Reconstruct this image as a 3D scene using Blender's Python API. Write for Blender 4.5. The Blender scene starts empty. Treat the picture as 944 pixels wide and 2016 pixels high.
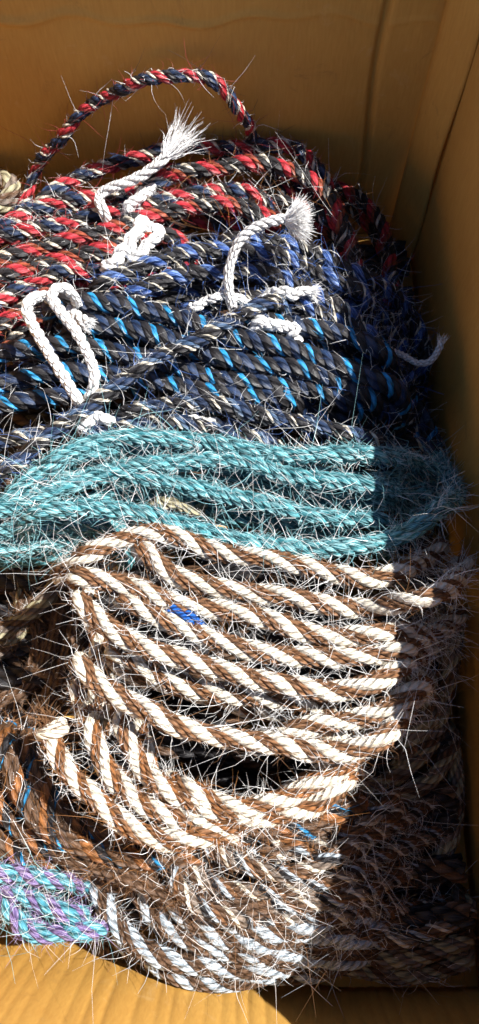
import bpy, math, random
import numpy as np

R_ = math.radians
rng = np.random.default_rng(7)
random.seed(7)
sc = bpy.context.scene
COL = sc.collection

# ------------------------------------------------------------------ camera, sky, sun, exposure
CAM_H, PITCH, FPX = 0.76, 21.0, 1582.0
cam_d = bpy.data.cameras.new('camera')
cam = bpy.data.objects.new('camera', cam_d); COL.objects.link(cam)
cam.location = (0, 0, CAM_H); cam.rotation_euler = (R_(PITCH), 0, 0)
cam_d.sensor_fit = 'VERTICAL'; cam_d.sensor_height = 24.0
cam_d.lens = FPX / 2016.0 * 24.0
cam_d.clip_start = 0.01; cam_d.clip_end = 100
cam_d.dof.use_dof = True; cam_d.dof.focus_distance = 0.60; cam_d.dof.aperture_fstop = 8.0
sc.camera = cam

SUN_A, SUN_B = 0.62, 0.14                      # how far the light runs left and forward per metre of fall
w = bpy.data.worlds.new('World'); sc.world = w; w.use_nodes = True
nt = w.node_tree; nt.nodes.clear()
sky = nt.nodes.new('ShaderNodeTexSky'); sky.sky_type = 'NISHITA'; sky.sun_disc = False
sky.sun_elevation = math.atan(1 / math.hypot(SUN_A, SUN_B))
sky.air_density = 0.6; sky.dust_density = 0.3
sky.sun_rotation = math.atan2(SUN_A, SUN_B)
bg = nt.nodes.new('ShaderNodeBackground'); bg.inputs['Strength'].default_value = 0.078
wo = nt.nodes.new('ShaderNodeOutputWorld')
nt.links.new(sky.outputs[0], bg.inputs[0]); nt.links.new(bg.outputs[0], wo.inputs[0])

from mathutils import Vector
sun_d = bpy.data.lights.new('sun', 'SUN'); sun_d.energy = 5.0; sun_d.angle = R_(0.7); sun_d.color = (1.0, 0.965, 0.91)
sun = bpy.data.objects.new('sun', sun_d); COL.objects.link(sun)
sun.location = (1.2, 0.8, 2.0)
sun.rotation_euler = Vector((-SUN_A, -SUN_B, -1.0)).to_track_quat('-Z', 'Y').to_euler()

sc.view_settings.view_transform = 'Standard'; sc.view_settings.look = 'None'
sc.view_settings.exposure = 1.35; sc.view_settings.gamma = 1.0; sc.view_settings.use_curve_mapping = False
sc.cycles.max_bounces = 6

# ------------------------------------------------------------------ geometry helpers
CP, SP = math.cos(R_(PITCH)), math.sin(R_(PITCH))
def at(px, py, z):
    """point of the pile at height z that lies along the line of sight through a point of the photograph"""
    u, v = (px - 472.0) / FPX, (1008.0 - py) / FPX
    d = (CAM_H - z) / (CP - SP * v)
    return np.array((u * d, d * (SP + CP * v), z))

def tag(o, label=None, cat=None, group=None, kind=None):
    if label: o['label'] = label
    if cat: o['category'] = cat
    if group: o['group'] = group
    if kind: o['kind'] = kind
    return o

def empty(name, loc, label, cat, group=None):
    o = bpy.data.objects.new(name, None); COL.objects.link(o); o.location = loc
    o.empty_display_size = 0.02
    return tag(o, label, cat, group)

def mesh_obj(name, V, F, mat, parent=None, uv=None, smooth=True, origin=None):
    """V (n,3) world positions, F (m,4) or (m,3) index array, uv (n,2) per vertex"""
    V = np.asarray(V, dtype=np.float32); F = np.asarray(F, dtype=np.int32)
    if parent is not None:
        V = V - np.array(root_loc(parent), dtype=np.float32)
    me = bpy.data.meshes.new(name)
    n, k = F.shape
    me.vertices.add(len(V)); me.vertices.foreach_set('co', V.ravel())
    me.loops.add(n * k); me.loops.foreach_set('vertex_index', F.ravel())
    me.polygons.add(n)
    me.polygons.foreach_set('loop_start', np.arange(0, n * k, k, dtype=np.int32))
    me.polygons.foreach_set('loop_total', np.full(n, k, dtype=np.int32))
    if smooth: me.polygons.foreach_set('use_smooth', np.ones(n, dtype=bool))
    if uv is not None:
        l = me.uv_layers.new(name='UVMap')
        l.data.foreach_set('uv', np.asarray(uv, dtype=np.float32)[F.ravel()].ravel())
    me.update(calc_edges=True)
    me.materials.append(mat)
    o = bpy.data.objects.new(name, me); COL.objects.link(o)
    if parent is not None: o.parent = parent
    return o

def root_loc(p):
    v = np.zeros(3)
    while p is not None:
        v = v + np.array(p.location); p = p.parent
    return v

def smooth_path(P, ds):
    """Catmull-Rom through P, resampled at even steps"""
    P = np.asarray(P, float)
    Q = np.vstack([2 * P[0] - P[1], P, 2 * P[-1] - P[-2]])
    out = []
    t = np.linspace(0, 1, 24, endpoint=False)[:, None]
    for i in range(1, len(Q) - 2):
        p0, p1, p2, p3 = Q[i - 1], Q[i], Q[i + 1], Q[i + 2]
        out.append(0.5 * (2 * p1 + (p2 - p0) * t + (2 * p0 - 5 * p1 + 4 * p2 - p3) * t ** 2 + (3 * p1 - p0 - 3 * p2 + p3) * t ** 3))
    out.append(P[-1:])
    C = np.vstack(out)
    L = np.concatenate([[0], np.cumsum(np.linalg.norm(np.diff(C, axis=0), axis=1))])
    n = max(6, int(L[-1] / ds))
    s = np.linspace(0, L[-1], n)
    return np.stack([np.interp(s, L, C[:, k]) for k in range(3)], 1), s

def frames(C):
    T = np.gradient(C, axis=0); T /= np.linalg.norm(T, axis=1)[:, None] + 1e-12
    N = np.zeros_like(T)
    ref = np.array((0, 1.0, 0)) if abs(T[0][1]) < 0.9 else np.array((1.0, 0, 0))
    n = ref - T[0] * np.dot(ref, T[0]); N[0] = n / np.linalg.norm(n)
    for i in range(1, len(C)):
        n = N[i - 1] - T[i] * np.dot(N[i - 1], T[i]); N[i] = n / (np.linalg.norm(n) + 1e-12)
    return T, N, np.cross(T, N)

def tube_faces(n, k, base=0):
    i = np.arange(n - 1)[:, None] * k; j = np.arange(k)[None, :]; j2 = (j + 1) % k
    return np.stack([i + j, i + j2, i + k + j2, i + k + j], -1).reshape(-1, 4) + base

def tube(C, rad, k=6):
    T, N, B = frames(C)
    a = np.linspace(0, 2 * np.pi, k, endpoint=False)
    rad = np.broadcast_to(np.asarray(rad, float), (len(C),))
    V = C[:, None] + rad[:, None, None] * (np.cos(a)[None, :, None] * N[:, None] + np.sin(a)[None, :, None] * B[:, None])
    return V.reshape(-1, 3), tube_faces(len(C), k)

def hairs_mesh(P0, D, length, bend, rad, seg=4):
    """curved tapering three-sided hairs as one vertex / face pair; all inputs are arrays over hairs"""
    n = len(P0)
    t = np.linspace(0, 1, seg + 1)
    L = length[:, None, None]
    X = P0[:, None] + D[:, None] * (L * t[None, :, None]) + bend[:, None] * (L * (t ** 2)[None, :, None])
    curl = np.cross(D, bend) * 0.55
    X = X + curl[:, None] * (L * np.sin(t * 4.2)[None, :, None] * 0.35)
    ref = rng.normal(size=(n, 3)); U = np.cross(D, ref); U /= np.linalg.norm(U, axis=1)[:, None] + 1e-9
    W = np.cross(D, U)
    a = np.array((0, 2.094, 4.189))
    rr = rad[:, None] * (1 - 0.75 * t ** 1.5)[None, :]
    ring = np.cos(a)[None, None, :, None] * U[:, None, None] + np.sin(a)[None, None, :, None] * W[:, None, None]
    V = X[:, :, None] + rr[:, :, None, None] * ring
    f = tube_faces(seg + 1, 3)
    F = (f[None] + (np.arange(n) * (seg + 1) * 3)[:, None, None]).reshape(-1, 4)
    return V.reshape(-1, 3), F

# ------------------------------------------------------------------ materials
def nodes_of(name):
    m = bpy.data.materials.new(name); m.use_nodes = True
    nt = m.node_tree; b = nt.nodes['Principled BSDF']
    return m, nt, b
def nd(nt, kind, **kw):
    n = nt.nodes.new(kind)
    for k, v in kw.items(): setattr(n, k, v)
    return n
def mth(nt, op, a, b=None):
    n = nd(nt, 'ShaderNodeMath', operation=op)
    for i, x in enumerate((a, b)):
        if x is None: continue
        if isinstance(x, (int, float)): n.inputs[i].default_value = x
        else: nt.links.new(x, n.inputs[i])
    return n.outputs[0]

def fibre_mat(name, col, dark=0.45, light=1.5, plies=4, slope=1.1, rough=0.5, pale=None, pale_amt=0.0):
    """twisted hair: ply ridges running round the strand, fine fibres along it, uneven dye"""
    m, nt, b = nodes_of(name)
    L = nt.links
    tc = nd(nt, 'ShaderNodeTexCoord'); sp = nd(nt, 'ShaderNodeSeparateXYZ'); L.new(tc.outputs['UV'], sp.inputs[0])
    u, v = sp.outputs[0], sp.outputs[1]
    ph = mth(nt, 'ADD', mth(nt, 'MULTIPLY', v, plies * 2 * math.pi), mth(nt, 'MULTIPLY', u, -slope * 4.2))
    ply = mth(nt, 'ABSOLUTE', mth(nt, 'SINE', mth(nt, 'MULTIPLY', ph, 0.5)))
    cb = nd(nt, 'ShaderNodeCombineXYZ')
    L.new(mth(nt, 'MULTIPLY', u, 0.55), cb.inputs[0])
    L.new(mth(nt, 'ADD', mth(nt, 'MULTIPLY', v, 26.0), mth(nt, 'MULTIPLY', u, -slope * 2.6)), cb.inputs[1])
    oi = nd(nt, 'ShaderNodeObjectInfo'); L.new(mth(nt, 'MULTIPLY', oi.outputs['Random'], 50.0), cb.inputs[2])
    nz = nd(nt, 'ShaderNodeTexNoise'); nz.inputs['Scale'].default_value = 1.0; nz.inputs['Detail'].default_value = 3
    L.new(cb.outputs[0], nz.inputs['Vector'])
    cb2 = nd(nt, 'ShaderNodeCombineXYZ'); L.new(mth(nt, 'MULTIPLY', u, 0.22), cb2.inputs[0]); L.new(mth(nt, 'MULTIPLY', v, 2.0), cb2.inputs[1])
    L.new(mth(nt, 'MULTIPLY', oi.outputs['Random'], 90.0), cb2.inputs[2])
    nz2 = nd(nt, 'ShaderNodeTexNoise'); nz2.inputs['Scale'].default_value = 1.0; L.new(cb2.outputs[0], nz2.inputs['Vector'])
    val = mth(nt, 'ADD', mth(nt, 'ADD', mth(nt, 'MULTIPLY', nz.outputs[0], 0.65), mth(nt, 'MULTIPLY', nz2.outputs[0], 0.35)), mth(nt, 'MULTIPLY', mth(nt, 'SUBTRACT', ply, 0.64), 0.16))
    rp = nd(nt, 'ShaderNodeValToRGB'); L.new(val, rp.inputs[0])
    c = np.array(col)
    e = rp.color_ramp.elements
    e[0].position = 0.33; e[0].color = (*(c * dark), 1)
    e[1].position = 0.70; e[1].color = (*np.minimum(c * light, 0.85), 1)
    k = e.new(0.5); k.color = (*c, 1)
    colout = rp.outputs[0]
    if pale is not None:
        mx = nd(nt, 'ShaderNodeMix', data_type='RGBA')
        cr = nd(nt, 'ShaderNodeMapRange'); cr.inputs[1].default_value = 0.5; cr.inputs[2].default_value = 0.62
        cr.inputs[4].default_value = pale_amt
        L.new(nz.outputs[0], cr.inputs[0]); L.new(cr.outputs[0], mx.inputs[0])
        L.new(rp.outputs[0], mx.inputs[6]); mx.inputs[7].default_value = (*pale, 1)
        colout = mx.outputs[2]
    L.new(colout, b.inputs['Base Color'])
    b.inputs['Roughness'].default_value = rough
    b.inputs['Specular IOR Level'].default_value = 0.45
    hgt = mth(nt, 'ADD', mth(nt, 'MULTIPLY', ply, 0.9), mth(nt, 'MULTIPLY', nz.outputs[0], 0.8))
    bp = nd(nt, 'ShaderNodeBump'); bp.inputs['Strength'].default_value = 1.0; bp.inputs['Distance'].default_value = 0.0022
    L.new(hgt, bp.inputs['Height']); L.new(bp.outputs[0], b.inputs['Normal'])
    return m

def hair_mat(name, col, rough=0.35, trans=0.0):
    m, nt, b = nodes_of(name)
    g = nd(nt, 'ShaderNodeNewGeometry')
    rp = nd(nt, 'ShaderNodeValToRGB'); nt.links.new(g.outputs['Random Per Island'], rp.inputs[0])
    c = np.array(col); e = rp.color_ramp.elements
    e[0].color = (*(c * 0.7), 1); e[1].color = (*np.minimum(c * 1.3, 0.93), 1)
    nt.links.new(rp.outputs[0], b.inputs['Base Color'])
    b.inputs['Roughness'].default_value = rough
    if trans > 0:
        tl = nd(nt, 'ShaderNodeBsdfTranslucent'); nt.links.new(rp.outputs[0], tl.inputs['Color'])
        mx = nd(nt, 'ShaderNodeMixShader'); mx.inputs[0].default_value = trans
        nt.links.new(b.outputs[0], mx.inputs[1]); nt.links.new(tl.outputs[0], mx.inputs[2])
        nt.links.new(mx.outputs[0], nt.nodes['Material Output'].inputs['Surface'])
    return m

M = {
    'white':  fibre_mat('cream_hair', (0.66, 0.60, 0.49), dark=0.72, light=1.2),
    'brown':  fibre_mat('brown_hair', (0.18, 0.084, 0.036), dark=0.4, light=1.7),
    'rust':   fibre_mat('rust_hair', (0.215, 0.085, 0.026), dark=0.35, light=1.6),
    'umber':  fibre_mat('dark_brown_hair', (0.085, 0.045, 0.024), dark=0.45, light=1.6),
    'teal':   fibre_mat('teal_hair', (0.011, 0.112, 0.135), dark=0.32, light=1.8, pale=(0.45, 0.68, 0.70), pale_amt=0.4),
    'pale_teal': fibre_mat('pale_teal_hair', (0.042, 0.215, 0.245), dark=0.35, light=1.6, pale=(0.6, 0.76, 0.76), pale_amt=0.5),
    'navy':   fibre_mat('navy_hair', (0.009, 0.022, 0.058), dark=0.4, light=1.9),
    'slate':  fibre_mat('slate_blue_hair', (0.030, 0.065, 0.13), dark=0.4, light=1.6, pale=(0.45, 0.55, 0.7), pale_amt=0.3),
    'royal':  fibre_mat('royal_blue_hair', (0.014, 0.050, 0.20), dark=0.35, light=1.7, pale=(0.35, 0.5, 0.75), pale_amt=0.4),
    'black':  fibre_mat('black_hair', (0.011, 0.010, 0.012), dark=0.6, light=1.8),
    'azure':  fibre_mat('azure_hair', (0.016, 0.21, 0.44), dark=0.4, light=1.7),
    'red':    fibre_mat('red_hair', (0.36, 0.018, 0.028), dark=0.5, light=1.5),
    'rust_red': fibre_mat('rust_red_hair', (0.24, 0.05, 0.022), dark=0.5, light=1.6),
    'grey':   fibre_mat('grey_hair', (0.30, 0.36, 0.42), dark=0.5, light=1.5, pale=(0.7, 0.74, 0.78), pale_amt=0.6),
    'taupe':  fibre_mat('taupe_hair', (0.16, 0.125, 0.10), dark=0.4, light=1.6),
    'purple': fibre_mat('purple_hair', (0.11, 0.075, 0.20), dark=0.4, light=1.6, pale=(0.6, 0.5, 0.7), pale_amt=0.4),
    'cyan':   fibre_mat('cyan_hair', (0.04, 0.21, 0.28), dark=0.4, light=1.5, pale=(0.5, 0.75, 0.78), pale_amt=0.4),
    'cotton': fibre_mat('white_cotton', (0.84, 0.83, 0.81), dark=0.9, light=1.06, plies=3, rough=0.8),
    'cobalt': fibre_mat('cobalt_blue_hair', (0.008, 0.095, 0.40), dark=0.4, light=1.8),
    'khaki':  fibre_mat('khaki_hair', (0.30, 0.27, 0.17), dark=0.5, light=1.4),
    'core':   fibre_mat('rope_core', (0.03, 0.025, 0.022)),
}
H = {
    'white': hair_mat('loose_white_hair', (0.90, 0.885, 0.86)),
    'brown': hair_mat('loose_brown_hair', (0.20, 0.10, 0.045)),
    'rust':  hair_mat('loose_rust_hair', (0.28, 0.12, 0.035)),
    'teal':  hair_mat('loose_teal_hair', (0.22, 0.46, 0.50)),
    'blue':  hair_mat('loose_blue_hair', (0.06, 0.13, 0.38)),
    'black': hair_mat('loose_black_hair', (0.025, 0.022, 0.025)),
    'red':   hair_mat('loose_red_hair', (0.35, 0.05, 0.05)),
    'grey':  hair_mat('loose_grey_hair', (0.45, 0.50, 0.55)),
    'purple': hair_mat('loose_purple_hair', (0.35, 0.28, 0.5)),
    'umber': hair_mat('loose_dark_brown_hair', (0.085, 0.048, 0.026)),
    'navy': hair_mat('loose_navy_hair', (0.03, 0.045, 0.12)),
    'azure': hair_mat('loose_azure_hair', (0.03, 0.25, 0.48)),
    'cotton': hair_mat('cotton_thread', (0.82, 0.81, 0.79), 0.8),
}

def board_mat():
    m, nt, b = nodes_of('cardboard'); L = nt.links
    tc = nd(nt, 'ShaderNodeTexCoord')
    n1 = nd(nt, 'ShaderNodeTexNoise'); n1.inputs['Scale'].default_value = 9; n1.inputs['Detail'].default_value = 6
    mp = nd(nt, 'ShaderNodeMapping'); mp.inputs['Scale'].default_value = (300, 300, 40)
    n2 = nd(nt, 'ShaderNodeTexNoise'); n2.inputs['Scale'].default_value = 1.6; n2.inputs['Detail'].default_value = 4
    L.new(tc.outputs['Object'], n1.inputs['Vector']); L.new(tc.outputs['Object'], mp.inputs[0]); L.new(mp.outputs[0], n2.inputs['Vector'])
    v = mth(nt, 'ADD', mth(nt, 'MULTIPLY', n1.outputs[0], 0.6), mth(nt, 'MULTIPLY', n2.outputs[0], 0.4))
    rp = nd(nt, 'ShaderNodeValToRGB'); L.new(v, rp.inputs[0]); e = rp.color_ramp.elements
    e[0].position = 0.3; e[0].color = (0.42, 0.21, 0.042, 1)
    e[1].position = 0.72; e[1].color = (0.55, 0.31, 0.070, 1)
    n3 = nd(nt, 'ShaderNodeTexNoise'); n3.inputs['Scale'].default_value = 22; n3.inputs['Detail'].default_value = 8; n3.inputs['Roughness'].default_value = 0.75
    n3.inputs['Distortion'].default_value = 1.5
    L.new(tc.outputs['Object'], n3.inputs['Vector'])
    mr = nd(nt, 'ShaderNodeMapRange'); mr.inputs[1].default_value = 0.60; mr.inputs[2].default_value = 0.72; mr.inputs[4].default_value = 0.30
    L.new(n3.outputs[0], mr.inputs[0])
    wear = nd(nt, 'ShaderNodeMix', data_type='RGBA'); L.new(mr.outputs[0], wear.inputs[0]); L.new(rp.outputs[0], wear.inputs[6]); wear.inputs[7].default_value = (0.60, 0.42, 0.20, 1)
    mr2 = nd(nt, 'ShaderNodeMapRange'); mr2.inputs[1].default_value = 0.40; mr2.inputs[2].default_value = 0.30; mr2.inputs[3].default_value = 0.0; mr2.inputs[4].default_value = 0.35
    L.new(n3.outputs[0], mr2.inputs[0])
    dirt = nd(nt, 'ShaderNodeMix', data_type='RGBA'); L.new(mr2.outputs[0], dirt.inputs[0]); L.new(wear.outputs[2], dirt.inputs[6]); dirt.inputs[7].default_value = (0.20, 0.10, 0.035, 1)
    L.new(dirt.outputs[2], b.inputs['Base Color'])
    b.inputs['Roughness'].default_value = 0.75; b.inputs['Specular IOR Level'].default_value = 0.25
    bp = nd(nt, 'ShaderNodeBump'); bp.inputs['Strength'].default_value = 0.35; bp.inputs['Distance'].default_value = 0.001
    L.new(v, bp.inputs['Height']); L.new(bp.outputs[0], b.inputs['Normal'])
    return m
BOARD = board_mat()
def ground_mat():
    m, nt, b = nodes_of('concrete'); L = nt.links
    tc = nd(nt, 'ShaderNodeTexCoord'); n = nd(nt, 'ShaderNodeTexNoise'); n.inputs['Scale'].default_value = 6; n.inputs['Detail'].default_value = 8
    L.new(tc.outputs['Object'], n.inputs['Vector'])
    rp = nd(nt, 'ShaderNodeValToRGB'); L.new(n.outputs[0], rp.inputs[0])
    rp.color_ramp.elements[0].color = (0.16, 0.15, 0.14, 1); rp.color_ramp.elements[1].color = (0.30, 0.285, 0.26, 1)
    L.new(rp.outputs[0], b.inputs['Base Color']); b.inputs['Roughness'].default_value = 0.9
    return m

# ------------------------------------------------------------------ ground and box
g = mesh_obj('ground', [(-30, -30, -0.006), (30, -30, -0.006), (30, 30, -0.006), (-30, 30, -0.006)], [(0, 1, 2, 3)], ground_mat())
tag(g, 'plain concrete ground under the cardboard box', None, None, 'structure')

XL, XR, YB, BH = -0.40, 0.197, 0.640, 0.335
def YF(x): return -0.116 - 0.17 * np.clip(x, -0.30, 0.08)      # the front panel runs a little askew
box = empty('cardboard_box', (0, 0.26, 0), 'open brown cardboard box filled with coils of horsehair rope', 'box')
THK = 0.004
def panel(name, f, nu, nv, nrm, flip=False):
    """f(u,v)->inner surface; closed sheet THK thick, nrm points outward (away from the inside)"""
    uu, vv = np.meshgrid(np.linspace(0, 1, nu), np.linspace(0, 1, nv), indexing='ij')
    A = f(uu.ravel(), vv.ravel()); Bk = A + np.array(nrm) * THK
    i = np.arange(nu - 1)[:, None] * nv; j = np.arange(nv - 1)[None]
    q = np.stack([i + j, i + j + 1, i + nv + j + 1, i + nv + j], -1).reshape(-1, 4)
    n = nu * nv
    F = [q, q[:, ::-1] + n]
    ed = []
    ed += [(a * nv, (a + 1) * nv) for a in range(nu - 1)]
    ed += [((nu - 1) * nv + b, (nu - 1) * nv + b + 1) for b in range(nv - 1)]
    ed += [((a + 1) * nv + nv - 1, a * nv + nv - 1) for a in range(nu - 1)]
    ed += [(b + 1, b) for b in range(nv - 1)]
    F.append(np.array([(a, b, b + n, a + n) for a, b in ed]))
    F = np.vstack(F)
    if flip: F = F[:, ::-1]
    return mesh_obj(name, np.vstack([A, Bk]), F, BOARD, box)

def g_line(x, c, wd): return np.exp(-((x - c) / wd) ** 2)
def back_f(u, v):
    x = XL + (XR - 0.001 - XL) * u; z = BH * v
    y = np.full_like(x, YB)
    y = y + 0.0075 * g_line(x, 0.128 + 0.004 * np.sin(z * 20), 0.0030)                      # scored line
    wr = 0.268 + 0.004 * np.sin(x * 31) + 0.003 * np.sin(x * 83 + 1)
    y = y - 0.0036 * g_line(z, wr, 0.0024) * (0.35 + 0.65 * np.clip(np.sin(x * 17 + 2.2), 0, 1))   # wrinkle
    y = y - 0.0028 * g_line(z, wr + 0.02 + 0.02 * np.sin(x * 9), 0.004) * np.clip(np.sin(x * 26), 0, 1)
    y = y + 0.004 * np.sin(x * 7 + 1) * np.sin(z * 9)
    return np.stack([x, y, z], 1)
panel('back_panel', back_f, 260, 140, (0, 1, 0), flip=True)
def tab_f(u, v):
    x = 0.1715 + 0.0215 * u; y = YB - 0.006 - 0.040 * u; z = 0.001 + (BH - 0.004) * v
    x = x + 0.0015 * np.sin(z * 30) * u; y = y - 0.004 * np.sin(u * np.pi)
    return np.stack([x, y, z], 1)
panel('corner_tab', tab_f, 10, 24, (0.7, 0.7, 0), flip=True)
def right_f(u, v):
    y = -0.26 + (YB - 0.004 + 0.26) * u; z = BH * v
    x = np.full_like(y, XR) - 0.004 * np.sin(u * np.pi) * v + 0.001 * np.sin(y * 40) * v
    return np.stack([x, y, z], 1)
panel('side_panel', right_f, 60, 16, (1, 0, 0))
def left_f(u, v):
    y = -0.18 + (YB - 0.004 + 0.18) * u; z = BH * v
    return np.stack([np.full_like(y, XL), y, z], 1)
panel('side_panel', left_f, 20, 6, (-1, 0, 0), flip=True)
fl_ph = rng.uniform(0, 6, 8)
def front_f(u, v):
    x = XL + (XR - XL) * u; z = -0.003 + (BH + 0.003) * v
    fl = np.sqrt(np.abs(np.sin(0.5 * (x * 2 * np.pi / 0.0128 + 1.9 * np.sin(x * 47 + 1) + 1.1 * np.sin(x * 119) + 0.6 * np.sin(z * 14)))))
    amp = 0.00036 + 0.00052 * np.clip(np.sin(x * 61 + 0.6) + 0.2, 0, 1) ** 2 * (0.6 + 0.4 * np.sin(z * 40 + x * 30))
    y = YF(x) - 0.072 * (z / BH) + amp * (fl - 0.5) * 2 + 0.0012 * np.sin(z * 25 + x * 9)
    return np.stack([x, y, z], 1)
panel('front_panel', front_f, 420, 24, (0, -1, 0))
def floor_f(u, v):
    x = XL - 0.002 + (XR - XL + 0.004) * u; y = YF(x) - 0.002 + (YB - YF(x) + 0.010) * v
    return np.stack([x, y, np.full_like(x, 0.0)], 1)
panel('floor_panel', floor_f, 8, 8, (0, 0, -1), flip=True)

# ------------------------------------------------------------------ ropes
#            strands (colour, share of the circumference) in order round the rope, pitch in diameters, hair colours with weights
TYPES = {
    'tan':   ([('white', 2.15), ('brown', 1), ('brown', 1)] * 2, 4.2, [('white', .82), ('brown', .18)]),
    'tan2':  ([('white', 2.1), ('brown', 1), ('rust', .9)] * 2, 3.9, [('white', .7), ('rust', .3)]),
    'teal':  ([('teal', 1), ('pale_teal', .8), ('teal', 1), ('pale_teal', .6)], 2.6, [('teal', .5), ('white', .5)]),
    'navy':  ([('navy', 1.2), ('slate', .8), ('white', .5), ('black', 1.2), ('white', .4), ('black', .6)], 2.5, [('blue', .3), ('white', .4), ('black', .3)]),
    'kblue': ([('azure', .60), ('black', 1.1), ('navy', .9), ('black', 1.1)], 1.9, [('black', .55), ('blue', .1), ('white', .35)]),
    'royal': ([('royal', 1.5), ('white', .45), ('black', 1.2), ('black', 1.0), ('white', .38), ('black', 1.0)], 2.2, [('blue', .6), ('white', .4)]),
    'red':   ([('red', 1.5), ('white', .55), ('navy', 1.3), ('black', .8), ('white', .5)], 2.5, [('red', .45), ('white', .3), ('black', .25)]),
    'redk':  ([('red', 1.3), ('black', 1), ('white', .5), ('black', .8), ('rust_red', .7)], 2.4, [('rust', .35), ('white', .35), ('black', .3)]),
    'mix':   ([('taupe', 1.1), ('white', .75), ('umber', 1.1), ('brown', .8), ('grey', .7), ('black', .9)], 2.8, [('white', .55), ('rust', .15), ('brown', .3)]),
    'umber': ([('umber', 1)] * 5, 3.4, [('brown', .8), ('white', .2)]),
    'grey':  ([('grey', 1.5), ('umber', .9), ('umber', .8)] * 2, 4.0, [('grey', .4), ('white', .45), ('brown', .15)]),
    'purp':  ([('purple', 1.1), ('cyan', 1.1), ('purple', .8), ('cyan', 1.2)], 2.9, [('purple', .35), ('teal', .25), ('white', .4)]),
    'fleck': ([('rust', 1), ('umber', 1.2), ('umber', .9), ('azure', .38), ('black', .8)], 2.4, [('rust', .5), ('white', .3), ('black', .2)]),
    'dim':   ([('khaki', 1.2), ('taupe', 1), ('umber', 1), ('khaki', .9), ('taupe', 1)], 3.2, [('brown', .6), ('white', .4)]),  # dull strand colours with the shade put in, for turns lying in shadow
}
FUZZ = {'pale_teal': 'teal', 'navy': 'navy', 'slate': 'grey', 'royal': 'blue', 'azure': 'azure', 'rust_red': 'red', 'taupe': 'brown', 'cyan': 'teal', 'khaki': 'brown', 'umber': 'umber'}
HAIRS = {}          # coil -> colour -> list of (V, F)
NAMES = {'pale_teal': 'pale_teal_strand'}

def strand_tubes(C, s, R, spec, pitch, k, phase, hand=1.0, fuzz=None):
    T, N, B = frames(C)
    tot = sum(x[1] for x in spec); th = 0.0
    res = []
    wob = 1 + 0.06 * np.sin(s / R * 0.37 + phase) + 0.04 * np.sin(s / R * 0.91 + 2 * phase)
    for col, sh in spec:
        wd = 2 * np.pi * sh / tot
        c0 = th + wd / 2; th += wd
        rho = 0.60 * R * wob
        tw = min(0.60 * R * math.tan(min(wd / 2, 1.0)) * 1.02, 0.52 * R)
        rr = (0.45 if wd > 1.2 else 0.41 if wd > 0.55 else 0.37) * R
        phi = hand * 2 * np.pi * s / pitch + c0 + phase + 0.35 * np.sin(s * 31 + phase * 3) + 0.2 * np.sin(s * 77 + phase)
        if sh < 0.6: rho = rho * (0.95 + 0.24 * np.sin(2 * np.pi * s / (R * 3.1) + c0 * 3))
        er = np.cos(phi)[:, None] * N + np.sin(phi)[:, None] * B
        et = -np.sin(phi)[:, None] * N + np.cos(phi)[:, None] * B
        S = C + rho[:, None] * er
        # the strand runs on a helix: its own cross direction leans with it
        D = np.gradient(S, axis=0); D /= np.linalg.norm(D, axis=1)[:, None] + 1e-12
        et2 = np.cross(D, er); et2 /= np.linalg.norm(et2, axis=1)[:, None] + 1e-12
        a = np.linspace(0, 2 * np.pi, k, endpoint=False)
        if sh < 0.6:                                # a thin yarn that surfaces in flecks
            fk = (0.30 + 0.75 * np.clip(0.5 + 0.75 * np.sin(2 * np.pi * s / (R * 3.1) + c0 * 3), 0, 1))[:, None, None]
        else:
            fk = (1 + 0.09 * np.sin(s / R * 0.83 + c0 * 5) + 0.05 * np.sin(s / R * 2.3 + c0 * 9))[:, None, None]
        V = S[:, None] - fk * rr * np.cos(a)[None, :, None] * er[:, None] + fk * tw * np.sin(a)[None, :, None] * et2[:, None]
        if fuzz is not None:
            n = int(s[-1] * 1900 * fuzz[1] * sh / tot)
            if n > 0:
                i = rng.integers(2, len(C) - 2, n)
                off = rng.uniform(-1, 1, (n, 1))
                P0 = S[i] + er[i] * rr * 0.85 + et2[i] * tw * off * 0.8
                Dd = D[i] * rng.choice((-1, 1), (n, 1)) + er[i] * rng.uniform(0.05, 0.55, (n, 1)) + rng.normal(size=(n, 3)) * 0.22
                Dd /= np.linalg.norm(Dd, axis=1)[:, None]
                HAIRS.setdefault(fuzz[0].name, (fuzz[0], {}))[1].setdefault((FUZZ.get(col, col), 2), []).append(
                    (P0, Dd, rng.uniform(0.003, 0.0095, n), rng.normal(size=(n, 3)) * 0.3, np.full(n, 0.00019)))
        uv = np.stack(np.broadcast_arrays((s / (0.42 * R))[:, None] * 1.0 + phase * 3, (a / (2 * np.pi))[None]), -1)
        # close the seam of the uv with a mirrored ramp kept on the hidden inner side
        res.append((col, V.reshape(-1, 3), tube_faces(len(C), k), uv.reshape(-1, 2)))
    return res, (T, N, B)

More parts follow.
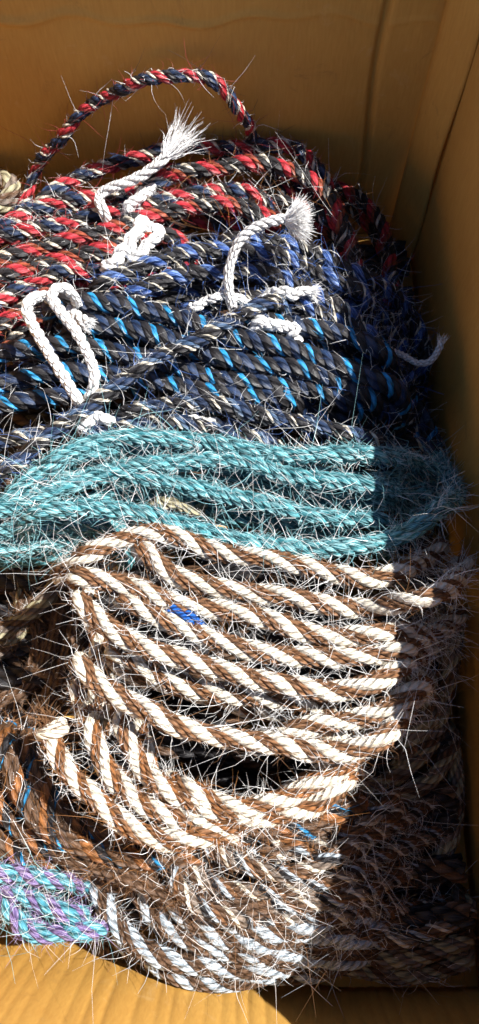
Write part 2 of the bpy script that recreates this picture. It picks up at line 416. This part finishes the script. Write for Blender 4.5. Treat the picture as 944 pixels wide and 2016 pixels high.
def add_hairs(coil, kinds, C, T, N, B, s, R, n, lmin, lmax, rad, lift=1.0):
    if n <= 0: return
    cols = rng.choice(len(kinds), size=n, p=np.array([k[1] for k in kinds]) / sum(k[1] for k in kinds))
    i = rng.integers(0, len(C), n)
    ph = rng.uniform(-0.6, math.pi + 0.6, n)
    # measured from the upper side of the rope
    up = np.array((0, 0, 1.0)) - T[i] * T[i][:, 2:3]; up /= np.linalg.norm(up, axis=1)[:, None] + 1e-9
    sd = np.cross(T[i], up)
    er = np.cos(ph)[:, None] * sd + np.sin(ph)[:, None] * up
    jit = rng.normal(size=(n, 3)) * 0.45
    D = er * (0.75 * lift) + T[i] * rng.normal(size=(n, 1)) * 1.0 + jit
    D /= np.linalg.norm(D, axis=1)[:, None]
    ln = lmin + (lmax - lmin) * rng.random(n) ** 1.8
    bend = rng.normal(size=(n, 3)) * 0.5 + np.array((0, 0, -0.12))
    P0 = C[i] + er * (R * 0.86)
    rr = rad * rng.uniform(0.7, 1.25, n)
    for ci, (cn, _) in enumerate(kinds):
        msk = cols == ci
        if msk.any():
            HAIRS.setdefault(coil.name, (coil, {}))[1].setdefault((cn, 4), []).append((P0[msk], D[msk], ln[msk], bend[msk], rr[msk]))

def flush_hairs():
    for coil, d in HAIRS.values():
        for (cn, sg), lst in d.items():
            A = [np.concatenate(x) for x in zip(*lst)]
            V, F = hairs_mesh(*A, seg=sg)
            o = mesh_obj('loose_hair' if sg > 2 else 'surface_fuzz', V, F, H[cn], coil)
            o['kind'] = 'stuff'

def rope(coil, typ, pts, z, dia_px=None, dia=0.0155, dive=(1, 1), under=0, hair=1.0, hand=1.0, det=7, wig=0.0012):
    """pts: (px, py[, dz]) along one turn of the rope; z its height in the box; the ends dive into the pile"""
    spec, pitch, kinds = TYPES[typ]
    P = [at(p[0], p[1], z + (p[2] if len(p) > 2 else 0.0)) for p in pts]
    rope_world(coil, spec, pitch, kinds, P, dia, dive, hair, hand, det, wig)
    for k in range(1, under + 1):
        sh = np.array((rng.normal() * 0.005, rng.normal() * 0.0025 - 0.0065 * k, -0.024 * k))
        rope_world(coil, spec, pitch, kinds, [p + sh + rng.normal(size=3) * 0.0012 for p in P], dia, (1, 1), hair * 0.04, hand, 5, wig * 2)

def rope_world(coil, spec, pitch, kinds, P, dia, dive, hair, hand, det, wig):
    R = dia / 2
    P = [np.array(p, float) for p in P]
    for p in P:
        p[0] = min(p[0], XR - R - 0.006); p[1] = min(p[1], YB - R - 0.008); p[2] = max(p[2], R + 0.001)
    for end in (0, 1):
        if not dive[end]: continue
        a, b = (P[0], P[1]) if end == 0 else (P[-1], P[-2])
        d = a - b; d[2] = 0; d /= np.linalg.norm(d) + 1e-9
        x = dive[end]
        ext = [a + d * 0.012 * x + (0, 0, -0.006 * x), a + d * 0.021 * x + (0, 0, -0.022 * x), a + d * 0.024 * x + (0, 0, -0.046 * x)]
        ext = [np.array((e[0], e[1], max(e[2], R + 0.001))) for e in ext]
        for e in ext:
            e[0] = min(e[0], XR - R - 0.008); e[1] = min(e[1], YB - R - 0.01)
        if end == 0: P = ext[::-1] + P
        else: P = P + ext
    C, s = smooth_path(P, R * (0.42 if det >= 7 else 0.6))
    k1, k2 = rng.uniform(0, 6, 2)
    C[:, 1] += wig * np.sin(s * 60 + k1) ; C[:, 2] += wig * 0.8 * np.sin(s * 85 + k2)
    phase = rng.uniform(0, 6.28)
    st, (T, N, B) = strand_tubes(C, s, R, spec, pitch * dia, det, phase, hand, (coil, hair) if det >= 7 and hair > 0 else None)
    V, F = tube(C, R * 0.5, 5)
    turn = mesh_obj('rope_turn', V, F, M['core'], coil)
    for col, V, F, uv in st:
        mesh_obj(col + '_strand', V, F, M[col], turn, uv)
    Lm = s[-1]
    add_hairs(coil, kinds, C, T, N, B, s, R, int(Lm * 350 * hair), 0.003, 0.008, 0.00017)
    add_hairs(coil, kinds, C, T, N, B, s, R, int(Lm * 850 * hair), 0.007, 0.029, 0.000195)
    add_hairs(coil, kinds, C, T, N, B, s, R, int(Lm * 60 * hair), 0.028, 0.06, 0.00020)
    return turn

GROUP = 'coils of horsehair rope packed in the box'
def coil(name, label, px, py, z=0.0):
    p = at(px, py, 0.1); p[2] = 0.004
    return empty(name, tuple(p), label, 'rope coil', GROUP)

# --- red, navy and white coil against the back wall
c = coil('rope_coil', 'red, navy and white speckled rope coil against the back wall of the box', 300, 400)
D_ = 0.0146
rope(c, 'red', [(30, 430, -.05), (52, 385, -.04), (72, 340, -.03), (95, 300, -.01), (125, 260, .012), (165, 225, .03), (215, 187, .052), (270, 162, .07), (320, 149, .078), (375, 150, .078), (420, 166, .068), (455, 192, .05), (478, 222, .03), (492, 255, .005), (500, 290, -.04)], 0.16, dia=0.0116, dive=(0, 0), hair=.5, wig=.0028)
rope(c, 'red', [(90, 390), (150, 352), (220, 325), (290, 305), (350, 286), (400, 268), (440, 256), (490, 247), (540, 262), (590, 295), (630, 340)], 0.145, dia=D_, under=1, hair=0.6)
rope(c, 'redk', [(180, 420), (250, 380), (310, 350), (360, 342), (420, 332), (480, 322), (540, 328), (600, 348), (645, 385), (670, 430)], 0.148, dia=D_ * 1.1, under=1, hair=0.6)
rope(c, 'red', [(10, 440), (60, 415), (120, 400), (180, 392), (240, 385), (300, 372), (340, 345)], 0.15, dia=D_, under=1, hair=0.6)
rope(c, 'red', [(-20, 470), (40, 458), (110, 442), (170, 430), (230, 415), (300, 400), (370, 385), (430, 375), (490, 380)], 0.148, dia=D_, under=1, hair=0.6)
rope(c, 'redk', [(0, 520), (70, 490), (140, 470), (210, 455), (280, 432), (350, 410), (420, 405), (480, 410), (540, 430)], 0.150, dia=D_ * 1.1, under=1, hair=0.6)
rope(c, 'redk', [(-20, 560), (40, 535), (110, 512), (180, 498), (250, 480), (320, 465)], 0.150, dia=D_ * 1.1, under=1, hair=0.6)
rope(c, 'red', [(-20, 610), (20, 580), (70, 555), (120, 535), (190, 535), (240, 520)], 0.146, dia=D_, under=1, hair=0.6)
rope(c, 'redk', [(-25, 660), (10, 630), (50, 605), (100, 575)], 0.138, dia=D_, under=1, hair=0.6)
rope(c, 'redk', [(560, 400), (610, 410), (660, 440), (690, 480), (700, 530)], 0.135, dia=D_, under=1, hair=0.6)
rope(c, 'redk', [(620, 330), (680, 365), (730, 410), (760, 470), (770, 540)], 0.085, dia=D_, under=1, hair=0.6)
rope(c, 'redk', [(560, 345), (620, 385), (660, 440), (680, 500)], 0.120, dia=D_, under=1, hair=0.6)

# --- royal blue, black and white coil
c = coil('rope_coil', 'royal blue and black rope coil with white specks under the fraying white cord', 500, 530)
D_ = 0.0156
rope(c, 'royal', [(215, 548), (270, 530), (330, 508), (390, 494), (450, 490), (510, 496), (570, 512), (630, 538), (690, 562)], 0.163, dia=D_, under=1, hair=0.65)
rope(c, 'royal', [(280, 570), (350, 545), (420, 535), (490, 535), (560, 552), (620, 578), (670, 605)], 0.161, dia=D_, under=1, hair=0.65)
rope(c, 'royal', [(470, 470), (540, 478), (600, 492), (660, 518), (720, 548), (775, 580, -.03), (815, 630, -.06), (840, 700, -.08)], 0.155, dia=D_, under=1, hair=0.65)
rope(c, 'royal', [(400, 600), (470, 592), (540, 590), (610, 605), (670, 632), (720, 660)], 0.157, dia=D_, under=1, hair=0.65)
rope(c, 'royal', [(660, 560), (720, 590), (770, 640), (800, 720), (805, 800)], 0.085, dia=D_, under=1, hair=.6)

# --- black coil with single azure strands
c = coil('rope_coil', 'black rope coil with bright blue strands winding through it, below the royal blue one', 450, 680)
D_ = 0.0172
rope(c, 'kblue', [(135, 590), (205, 598), (270, 605), (335, 622), (400, 645), (460, 660), (520, 675), (580, 690), (640, 710), (700, 732), (755, 752)], 0.166, dia=D_, under=1, hair=0.45)
rope(c, 'kblue', [(170, 640), (230, 642), (290, 655), (350, 675), (410, 700), (480, 712), (560, 722), (640, 742), (710, 770)], 0.158, dia=D_, under=1, hair=0.45)
rope(c, 'kblue', [(510, 625), (570, 640), (630, 652), (690, 662), (735, 680)], 0.166, dia=D_, under=1, hair=0.45)
rope(c, 'kblue', [(20, 690), (80, 680), (150, 682), (220, 690), (290, 705), (360, 728), (440, 745), (520, 752), (600, 765), (680, 790)], 0.148, dia=D_, under=1, hair=0.45)
rope(c, 'kblue', [(-20, 760), (50, 745), (120, 735), (210, 735), (290, 750), (380, 765), (470, 775), (560, 785)], 0.142, dia=D_, under=1, hair=0.45)
rope(c, 'kblue', [(-20, 800), (60, 790), (130, 780)], 0.142, dia=D_, hair=0.45)
rope(c, 'kblue', [(680, 690), (750, 730), (810, 790), (850, 860), (860, 930)], 0.075, dia=D_, under=1, hair=.6)
rope(c, 'kblue', [(700, 780), (770, 820), (830, 880), (860, 960)], 0.065, dia=D_, under=1, hair=.6)

# --- navy coil with white flecks
c = coil('rope_coil', 'navy blue rope coil with white flecks, one end slanting up across the black coil', 450, 810)
D_ = 0.0138
rope(c, 'navy', [(-15, 940), (30, 910), (75, 876), (115, 848), (155, 815), (205, 778), (260, 740), (315, 702), (375, 676), (425, 648), (470, 622), (520, 600)], 0.180, dia=D_, hair=0.6)
rope(c, 'navy', [(270, 806), (340, 794), (410, 796), (475, 806), (540, 820), (600, 836), (660, 850), (720, 862)], 0.176, dia=D_, under=1, hair=0.6)
rope(c, 'navy', [(190, 850), (250, 838), (320, 835), (390, 840), (450, 850), (510, 865)], 0.170, dia=D_, under=1, hair=0.6)
rope(c, 'navy', [(-15, 880), (40, 862), (100, 852), (160, 850)], 0.155, dia=D_, under=1, hair=0.6)
rope(c, 'navy', [(640, 860), (720, 868), (800, 870), (870, 890)], 0.08, dia=D_, under=1, hair=.6)
rope(c, 'navy', [(740, 800), (810, 830), (870, 880), (890, 950)], 0.07, dia=D_, under=1, hair=.6)

# --- teal coil
c = coil('rope_coil', 'solid teal rope coil lying across the middle of the box', 450, 960)
D_ = 0.0148
rope(c, 'teal', [(110, 905), (170, 880), (240, 862), (310, 860), (380, 868), (440, 880), (510, 890), (580, 894), (650, 896), (745, 898), (800, 905, -.03), (850, 930, -.07)], 0.186, dia=D_, under=1)
rope(c, 'teal', [(-20, 1012), (40, 992), (100, 968), (165, 947), (230, 930), (300, 916), (370, 908), (430, 905), (490, 915), (550, 930), (620, 942), (690, 952), (750, 962), (810, 980, -.05)], 0.183, dia=D_, under=1)
rope(c, 'teal', [(270, 940), (330, 948), (395, 963), (460, 982), (530, 995), (600, 1010), (660, 1020), (725, 1026)], 0.180, dia=D_, under=1)
rope(c, 'teal', [(90, 1010), (150, 1003), (210, 1000), (260, 1006), (315, 1022), (370, 1040), (430, 1055), (495, 1066), (565, 1077), (635, 1085), (700, 1077), (765, 1058), (825, 1032, .012), (868, 1003, 0), (900, 972, -.04), (918, 940, -.08), (915, 900, -.11)], 0.192, dia=D_, dive=(1, 0))
rope(c, 'teal', [(40, 960), (90, 930), (140, 902), (200, 882)], 0.180, dia=D_, under=1)
rope(c, 'teal', [(-20, 1050), (40, 1040), (100, 1032), (160, 1030)], 0.165, dia=D_, under=1)
rope(c, 'teal', [(-20, 1080), (50, 1075), (120, 1062), (180, 1040)], 0.150, dia=D_, under=1)

# --- cream and brown coil, the largest
c = coil('rope_coil', 'thick cream and brown barber striped rope coil, the largest in the box', 480, 1260)
D_ = 0.0150
rope(c, 'tan', [(135, 1120, -.02), (170, 1090), (230, 1066), (300, 1052), (350, 1058), (410, 1076), (470, 1092), (535, 1102), (600, 1116), (660, 1128), (725, 1138), (780, 1128), (815, 1115, -.02), (845, 1095, -.06)], 0.194, dia=D_, dive=(.35, 1), hair=.85)
rope(c, 'tan', [(290, 1092), (335, 1128), (395, 1147), (455, 1160), (520, 1172), (585, 1180), (650, 1190), (715, 1193), (770, 1192, .012), (820, 1184, .026), (858, 1170, .03), (890, 1150, .005), (905, 1130, -.05)], 0.197, dia=D_, dive=(.35, 1), hair=.85)
rope(c, 'tan', [(165, 1138), (225, 1150), (290, 1166), (345, 1184), (400, 1194), (450, 1205), (510, 1218), (575, 1236), (640, 1248), (705, 1252), (770, 1246), (810, 1246, -.015), (850, 1248, -.05), (890, 1225, -.08)], 0.196, dia=D_, dive=(.35, 1), hair=.85)
rope(c, 'tan', [(255, 1180), (325, 1220), (395, 1252), (465, 1272), (535, 1285), (610, 1293), (680, 1297), (740, 1290), (790, 1274, .004), (825, 1262, -.02), (850, 1250, -.06)], 0.194, dia=D_, dive=(.35, 1), hair=.85)
rope(c, 'tan', [(165, 1185), (210, 1232), (285, 1278), (360, 1296), (435, 1315), (500, 1338), (565, 1352), (630, 1360), (695, 1353), (760, 1332), (798, 1312, -.01), (825, 1290, -.06)], 0.197, dia=D_, dive=(.35, 1), hair=.85)
rope(c, 'tan', [(240, 1290), (310, 1330), (380, 1352), (450, 1366), (520, 1376), (590, 1384)], 0.178, dia=D_, under=1, dive=(.35, 1), hair=.85)
rope(c, 'tan', [(165, 1310), (198, 1348), (245, 1380), (295, 1403), (345, 1425), (405, 1440), (465, 1455), (530, 1466), (600, 1476), (665, 1477), (725, 1465), (765, 1445), (790, 1420, -.015), (803, 1390, -.05)], 0.196, dia=D_, dive=(.35, 1), hair=.85)
rope(c, 'tan', [(580, 1440), (640, 1424), (700, 1412), (755, 1398), (800, 1372)], 0.188, dia=D_, under=1, dive=(.35, 1), hair=.85)
rope(c, 'tan', [(190, 1090), (175, 1140), (180, 1200), (195, 1260), (190, 1330)], 0.150, dia=D_, under=1, dive=(1, 1), hair=.5)
rope(c, 'dim', [(800, 1150), (860, 1180), (895, 1230), (890, 1300)], 0.085, dia=0.0145, under=1, hair=.5)  # cream and brown turns in duller strands: their shade is in the colour
rope(c, 'dim', [(790, 1290), (840, 1330), (850, 1400), (820, 1450)], 0.08, dia=0.0145, under=1, hair=.5)

# --- cream and rust coil with a knotted end, just in front of it
c = coil('rope_coil', 'cream and rust rope coil with a knotted, tufted end at its left', 330, 1580)
D_ = 0.0150
rope(c, 'tan2', [(92, 1425), (102, 1455), (118, 1495), (150, 1540), (195, 1580), (240, 1616), (290, 1642), (345, 1655), (400, 1650)], 0.170, dia=D_, dive=(0, 1))
rope(c, 'tan2', [(165, 1385, -.04), (182, 1440), (205, 1500), (240, 1545), (280, 1580), (330, 1606), (385, 1622), (445, 1624), (510, 1606), (570, 1598), (625, 1585), (660, 1555)], 0.165, dia=D_, under=1)
rope(c, 'tan2', [(225, 1370, -.05), (245, 1430), (270, 1490), (308, 1540), (350, 1570), (405, 1588), (460, 1596)], 0.168, dia=D_, under=1)
rope(c, 'tan2', [(385, 1560), (440, 1582), (505, 1586), (565, 1572), (625, 1540), (675, 1508), (705, 1475)], 0.170, dia=D_, under=1)
kn = at(100, 1438, 0.176)
ax = at(118, 1495, 0.170) - at(92, 1425, 0.170); ax /= np.linalg.norm(ax)
sd = np.cross(ax, (0, 0, 1)); sd /= np.linalg.norm(sd); upv = np.cross(sd, ax)
a = np.linspace(0, 2 * np.pi * 1.6, 26)[:, None]
kp = kn - (0, 0, 0.006) + 0.0086 * np.cos(a) * sd + 0.0080 * np.sin(a) * upv + ax * (0.0065 * (a / a.max() - 0.5) + 0.002 * np.sin(a * 1.7))
V, F = tube(kp, 0.0036, 8)
uvk = np.stack([np.repeat(np.arange(26) * 0.6, 8), np.tile(np.arange(8) / 8, 26)], 1)
mesh_obj('end_knot', V, F, M['white'], c, uvk)
n = 70
d = np.tile(np.array(at(78, 1385, 0.2) - at(98, 1430, 0.178)), (n, 1)); d /= np.linalg.norm(d[0])
d = d + rng.normal(size=(n, 3)) * 0.35; d /= np.linalg.norm(d, axis=1)[:, None]
V, F = hairs_mesh(np.tile(at(95, 1425, 0.178), (n, 1)) + rng.normal(size=(n, 3)) * 0.003, d, rng.uniform(.008, .024, n), rng.normal(size=(n, 3)) * .25, np.full(n, .00028))
o = mesh_obj('end_tuft', V, F, H['brown'], c); o['kind'] = 'stuff'

# --- rust coil with blue flecks, left
c = coil('rope_coil', 'dark rust rope coil with small blue flecks near the left edge', 100, 1640)
D_ = 0.0150
rope(c, 'fleck', [(15, 1480), (35, 1545), (70, 1605), (120, 1648), (180, 1676), (250, 1690), (330, 1688), (400, 1680)], 0.125, dia=D_, under=1)
rope(c, 'fleck', [(-20, 1560), (25, 1615), (80, 1660), (150, 1690), (220, 1712)], 0.110, dia=D_, under=1)
rope(c, 'fleck', [(60, 1490), (85, 1550), (120, 1600), (170, 1635), (230, 1655)], 0.120, dia=D_, under=1)
rope(c, 'fleck', [(500, 1640), (560, 1632), (620, 1618), (660, 1600)], 0.145, dia=D_, under=1)
rope(c, 'fleck', [(-20, 1640), (40, 1680), (100, 1700), (160, 1712)], 0.10, dia=D_, under=1)

# --- brown, white and grey speckled coil
c = coil('rope_coil', 'thin brown, white and grey speckled rope coil running into the shade at lower right', 560, 1720)
D_ = 0.0122
rope(c, 'mix', [(385, 1640), (430, 1680), (485, 1708), (545, 1718), (605, 1708), (650, 1690), (700, 1660, -.02), (770, 1625, -.05), (830, 1590, -.08)], 0.136, dia=D_, under=1)
rope(c, 'mix', [(330, 1670), (375, 1710), (430, 1742), (490, 1755), (555, 1755), (620, 1742), (680, 1722), (750, 1690, -.03), (820, 1655, -.06), (870, 1625, -.08)], 0.120, dia=D_, under=1)
rope(c, 'mix', [(400, 1740), (450, 1768), (510, 1782), (575, 1785), (640, 1775), (700, 1758), (770, 1735, -.04), (840, 1700, -.07)], 0.112, dia=D_, under=1)
rope(c, 'mix', [(460, 1660), (520, 1675), (580, 1678), (630, 1668), (680, 1645), (740, 1600)], 0.118, dia=D_, under=1)
rope(c, 'mix', [(470, 1800), (530, 1808), (600, 1806), (660, 1798), (720, 1795, -.02), (790, 1790, -.05), (860, 1780, -.07)], 0.104, dia=D_, under=1)
rope(c, 'mix', [(340, 1700), (350, 1740), (390, 1780), (440, 1800)], 0.125, dia=D_, under=1)
rope(c, 'dim', [(700, 1560), (760, 1540), (820, 1500), (860, 1440), (870, 1380)], 0.06, dia=0.0145, hair=.18)  # shaded stretch of the speckled rope, its shade put into duller strand colours
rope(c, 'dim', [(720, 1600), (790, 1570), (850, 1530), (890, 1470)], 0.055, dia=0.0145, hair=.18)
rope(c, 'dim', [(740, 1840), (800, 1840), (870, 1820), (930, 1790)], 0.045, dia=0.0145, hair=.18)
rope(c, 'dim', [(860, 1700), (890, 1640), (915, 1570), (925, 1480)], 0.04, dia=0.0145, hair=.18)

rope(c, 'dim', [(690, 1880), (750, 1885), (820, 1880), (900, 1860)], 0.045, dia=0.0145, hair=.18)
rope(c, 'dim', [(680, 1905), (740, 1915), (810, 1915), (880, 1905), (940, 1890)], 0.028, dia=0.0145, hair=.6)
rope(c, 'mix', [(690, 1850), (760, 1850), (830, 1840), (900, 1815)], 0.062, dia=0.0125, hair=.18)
# --- dark brown coil
c = coil('rope_coil', 'plain dark brown rope coil between the speckled and the grey coils', 320, 1760)
rope(c, 'umber', [(150, 1690), (200, 1710), (255, 1728), (310, 1750), (370, 1772), (430, 1788), (500, 1790)], 0.115, dia=0.0150, under=1)
rope(c, 'umber', [(120, 1700), (160, 1740), (190, 1790), (230, 1840)], 0.050, dia=0.0150, under=1)
rope(c, 'umber', [(220, 1690), (300, 1712), (370, 1735), (430, 1760)], 0.108, dia=0.0150, under=1)

# --- grey coil at the front
c = coil('rope_coil', 'grey and brown striped rope coil lying against the front wall', 450, 1850)
D_ = 0.0155
rope(c, 'grey', [(185, 1735), (208, 1785), (240, 1832), (285, 1866), (340, 1890), (400, 1902), (460, 1908), (525, 1903), (590, 1893), (650, 1872), (710, 1850)], 0.082, dia=D_, under=1, hair=.8)
rope(c, 'grey', [(280, 1765), (312, 1808), (360, 1842), (420, 1868), (490, 1880), (560, 1874), (620, 1860), (680, 1835)], 0.090, dia=D_, under=1, hair=.8)
rope(c, 'grey', [(345, 1785), (390, 1820), (450, 1845), (520, 1856), (585, 1845), (640, 1822)], 0.097, dia=D_, under=1, hair=.8)
rope(c, 'grey', [(430, 1806), (490, 1826), (550, 1832), (610, 1822), (655, 1805)], 0.101, dia=D_, under=1, hair=.8)

# --- purple and cyan coil
c = coil('rope_coil', 'purple and turquoise rope coil at the lower left corner by the front wall', 90, 1780)
D_ = 0.0138
rope(c, 'purp', [(-30, 1712), (20, 1718), (62, 1724), (98, 1732)], 0.110, dia=D_, under=0, dive=(0, 1))
rope(c, 'purp', [(25, 1748), (60, 1764), (95, 1782), (125, 1796)], 0.100, dia=D_, dive=(1, .5), hair=.9)
rope(c, 'purp', [(25, 1800), (50, 1832), (90, 1838), (125, 1830), (160, 1832)], 0.095, dia=D_, dive=(1, .6), hair=.9)
rope(c, 'purp', [(-30, 1755), (20, 1785), (60, 1800)], 0.085, dia=D_, under=1, hair=1.6)

# --- dim coils
c = coil('rope_coil', 'dim cream rope coil deep in the shade at the left edge, dark brown turns added for that shade', 50, 1250)
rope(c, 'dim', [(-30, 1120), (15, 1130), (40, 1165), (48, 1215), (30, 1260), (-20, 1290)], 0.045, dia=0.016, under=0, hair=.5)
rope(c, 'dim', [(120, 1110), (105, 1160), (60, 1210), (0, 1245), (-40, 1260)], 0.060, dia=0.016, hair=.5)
rope(c, 'umber', [(130, 1150), (110, 1250), (70, 1330), (10, 1390), (-30, 1410)], 0.050, dia=0.016, under=1, hair=.7)  # dark brown turns added so the shaded hollow stays dark
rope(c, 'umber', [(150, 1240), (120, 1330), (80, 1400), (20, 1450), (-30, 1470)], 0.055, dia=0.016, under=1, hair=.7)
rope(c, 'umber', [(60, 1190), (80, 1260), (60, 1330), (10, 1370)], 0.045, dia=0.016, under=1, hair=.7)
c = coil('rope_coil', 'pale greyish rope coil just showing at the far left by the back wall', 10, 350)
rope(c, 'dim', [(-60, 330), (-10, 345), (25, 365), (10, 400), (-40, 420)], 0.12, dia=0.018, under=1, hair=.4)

c = coil('rope_coil', 'black and dark brown filler rope added deepest in the box to darken the gaps', 450, 1150)
spec_b = [('black', 1), ('umber', 1), ('black', 1), ('black', 1)]  # made-up filler layer: dark strands stand in for shade between the coils
for k in range(44):
    y = -0.085 + 0.0155 * k; zz = 0.012 + 0.026 * (k % 2) + 0.012 * rng.random()
    xs = np.linspace(-0.34, 0.185, 6)
    Pb = [(x, max(y + rng.normal() * 0.006, YF(x) + 0.03), zz + rng.normal() * 0.004) for x in xs]
    rope_world(c, spec_b, 3.2, [('black', 1)], Pb, 0.0215, (0, 0), 0, 1.0, 5, 0.001)

flush_hairs()
print('TRIS', sum(len(o.data.polygons) * 2 for o in bpy.data.objects if o.type == 'MESH'))

# ------------------------------------------------------------------ white cotton cords
def cord(name, label, pts, z, dia=0.0075, fray=None, pitch=2.6, wig=0.0, cat='string', group='white cotton strings tied to the ropes', mat='cotton', fuzz='cotton'):
    P = [at(p[0], p[1], z + (p[2] if len(p) > 2 else 0)) for p in pts]
    base = empty(name, tuple(P[0]), label, cat, group)
    R = dia / 2
    rag = cat == 'tie'
    if rag:
        P = [p + np.array((0, 0, -0.004)) for p in P]
        Q, _ = smooth_path(P, 0.006)
        P = [q + rng.normal(size=3) * (0.0024, 0.0024, 0.0016) for q in Q]
    C, s = smooth_path(P, R * 0.35)
    st, fr = strand_tubes(C, s, R, [(mat, 1)] * 3, pitch * dia, 8, 1.0)
    for col, V, F, uv in st: mesh_obj('strand', V, F, M[col], base, uv)
    n = int(s[-1] * 900)
    i = rng.integers(0, len(C), n); er = rng.normal(size=(n, 3)); er /= np.linalg.norm(er, axis=1)[:, None]
    V, F = hairs_mesh(C[i] + er * R * .8, er, rng.uniform(.001, .009 if rag else .0035, n), rng.normal(size=(n, 3)) * .4, np.full(n, .00018 if rag else .00011), 3)
    o = mesh_obj('fuzz', V, F, H[fuzz], base); o['kind'] = 'stuff'
    if fray:
        n, ln, spread, rad = fray
        d = C[-1] - C[-6]; d /= np.linalg.norm(d)
        off = rng.normal(size=(n, 3)); off -= d * (off @ d)[:, None]
        off /= np.maximum(np.linalg.norm(off, axis=1)[:, None], 1e-6); off *= (rng.random((n, 1)) ** 0.5)
        D = d[None] + off * spread + rng.normal(size=(n, 3)) * 0.05
        D /= np.linalg.norm(D, axis=1)[:, None]
        V, F = hairs_mesh(C[-1] + off * R * .9 - d * .002, D, ln * (1 - (0.18 if spread > .7 else 0.45) * rng.random(n) ** 2), rng.normal(size=(n, 3)) * .22, np.full(n, rad))
        o = mesh_obj('frayed_end', V, F, H['cotton'], base)
    return base

cord('cotton_string', 'white twisted cord rising and ending in a wide fraying brush over the royal blue rope', [(458, 606, -.01), (452, 575), (450, 540, .01), (458, 505, .02), (475, 470, .03), (505, 447, .036), (545, 433, .04), (566, 432, .04)], 0.176, 0.0088, fray=(900, 0.019, 0.8, 0.00045))
cord('cotton_string', 'white cord with long thin frayed threads lying over the red rope', [(212, 440, -.012), (206, 418), (196, 398, .004), (206, 376, .008), (235, 364, .012), (275, 348, .015), (312, 322, .02), (328, 305, .022)], 0.162, 0.0098, fray=(170, 0.040, 0.42, 0.00034), pitch=4)
cord('cotton_string', 'longer leg of a white cord loop standing at the left over the black rope', [(160, 800, -.01), (150, 782), (128, 745, .006), (95, 692, .012), (68, 645, .018), (54, 612, .022), (62, 590, .02), (88, 583, .012), (108, 598, .0), (128, 618, -.012)], 0.178, 0.0096)
cord('cotton_string', 'shorter hooked white cord beside the loop at the left, bent over at its top', [(172, 792, -.012), (184, 760, 0), (186, 735, .004), (176, 702, .01), (150, 652, .016), (122, 616, .02), (104, 588, .022), (110, 569, .022), (130, 568, .018), (146, 584, .008), (152, 600, -.008)], 0.178, 0.0092)
cord('cotton_string', 'stubby white cord end with a blunt tuft right of the cord loop', [(136, 612, -.014), (150, 622, -.006), (166, 632), (174, 638)], 0.178, 0.0105, fray=(140, 0.006, 0.5, 0.0004))
cord('cotton_string', 'dim white cord curling up in the shade beside the right wall', [(770, 690, -.01), (795, 700), (820, 714, .004), (846, 712, .008), (862, 692, .014), (870, 672, .02)], 0.140, 0.0058, fray=(40, 0.008, 0.5, 0.0003))
G2 = 'white ties wound round the coils'
cord('white_tie', 'crumpled white tie wound on the red rope below the frayed threads', [(205, 525, -.01), (225, 505), (250, 480, .002), (268, 455, .003), (290, 440, -.004), (310, 455, -.012)], 0.166, 0.0125, group=G2, pitch=1.8, cat='tie')
cord('white_tie', 'white tie bit sticking out between red strands beside the frayed threads', [(240, 420, -.008), (255, 395), (280, 378, .003), (305, 360, -.004)], 0.160, 0.0105, group=G2, pitch=1.8, cat='tie')
cord('white_tie', 'second crumpled white tie lying close to the edge of the royal blue rope', [(262, 520, -.01), (285, 492), (300, 468, .002), (318, 455, -.008)], 0.165, 0.011, group=G2, pitch=2, cat='tie')
cord('white_tie', 'white tie with a ragged bow on the right of the royal blue rope', [(515, 590, -.01), (530, 572), (560, 575, .003), (590, 572, .005), (612, 566, .002)], 0.172, 0.0095, fray=(90, 0.010, 0.8, 0.0003), group=G2, cat='tie')
cord('white_tie', 'white tie passing beneath the standing cord, grey with dust', [(375, 615, -.012), (400, 590), (440, 580, .002), (480, 585, .0), (505, 600, -.01)], 0.172, 0.0085, group=G2, cat='tie')
cord('white_tie', 'short thick white tie below the ragged bow', [(495, 650, -.012), (512, 634), (545, 630, .002), (575, 640, -.002), (590, 655, -.012)], 0.176, 0.011, group=G2, pitch=2, cat='tie')
cord('white_tie', 'white tie at the foot of the cord loop above the teal rope', [(165, 870, -.014), (168, 840), (180, 822, .0), (210, 820, .0), (235, 832, -.014)], 0.178, 0.0105, group=G2, pitch=2, cat='tie')
cord('white_tie', 'greyish white tie under the navy rope with white flecks', [(345, 840, -.014), (375, 825, -.004), (410, 828, -.003), (440, 840, -.014)], 0.172, 0.010, group=G2, pitch=2, cat='tie')
cord('white_tie', 'greyish tie half hidden in the gap of the teal coil', [(290, 1000, -.014), (320, 990, -.004), (355, 992, -.003), (395, 1000, -.014)], 0.176, 0.010, group=G2, pitch=2, cat='tie', mat='khaki')
cord('blue_yarn', 'bright blue yarn poking out of the cream and brown coil', [(318, 1192, -.012), (332, 1196, .001), (360, 1208, .002), (385, 1222, .0), (400, 1238, -.014)], 0.196, 0.0085, group='', cat='yarn', mat='cobalt', fuzz='azure', pitch=5)
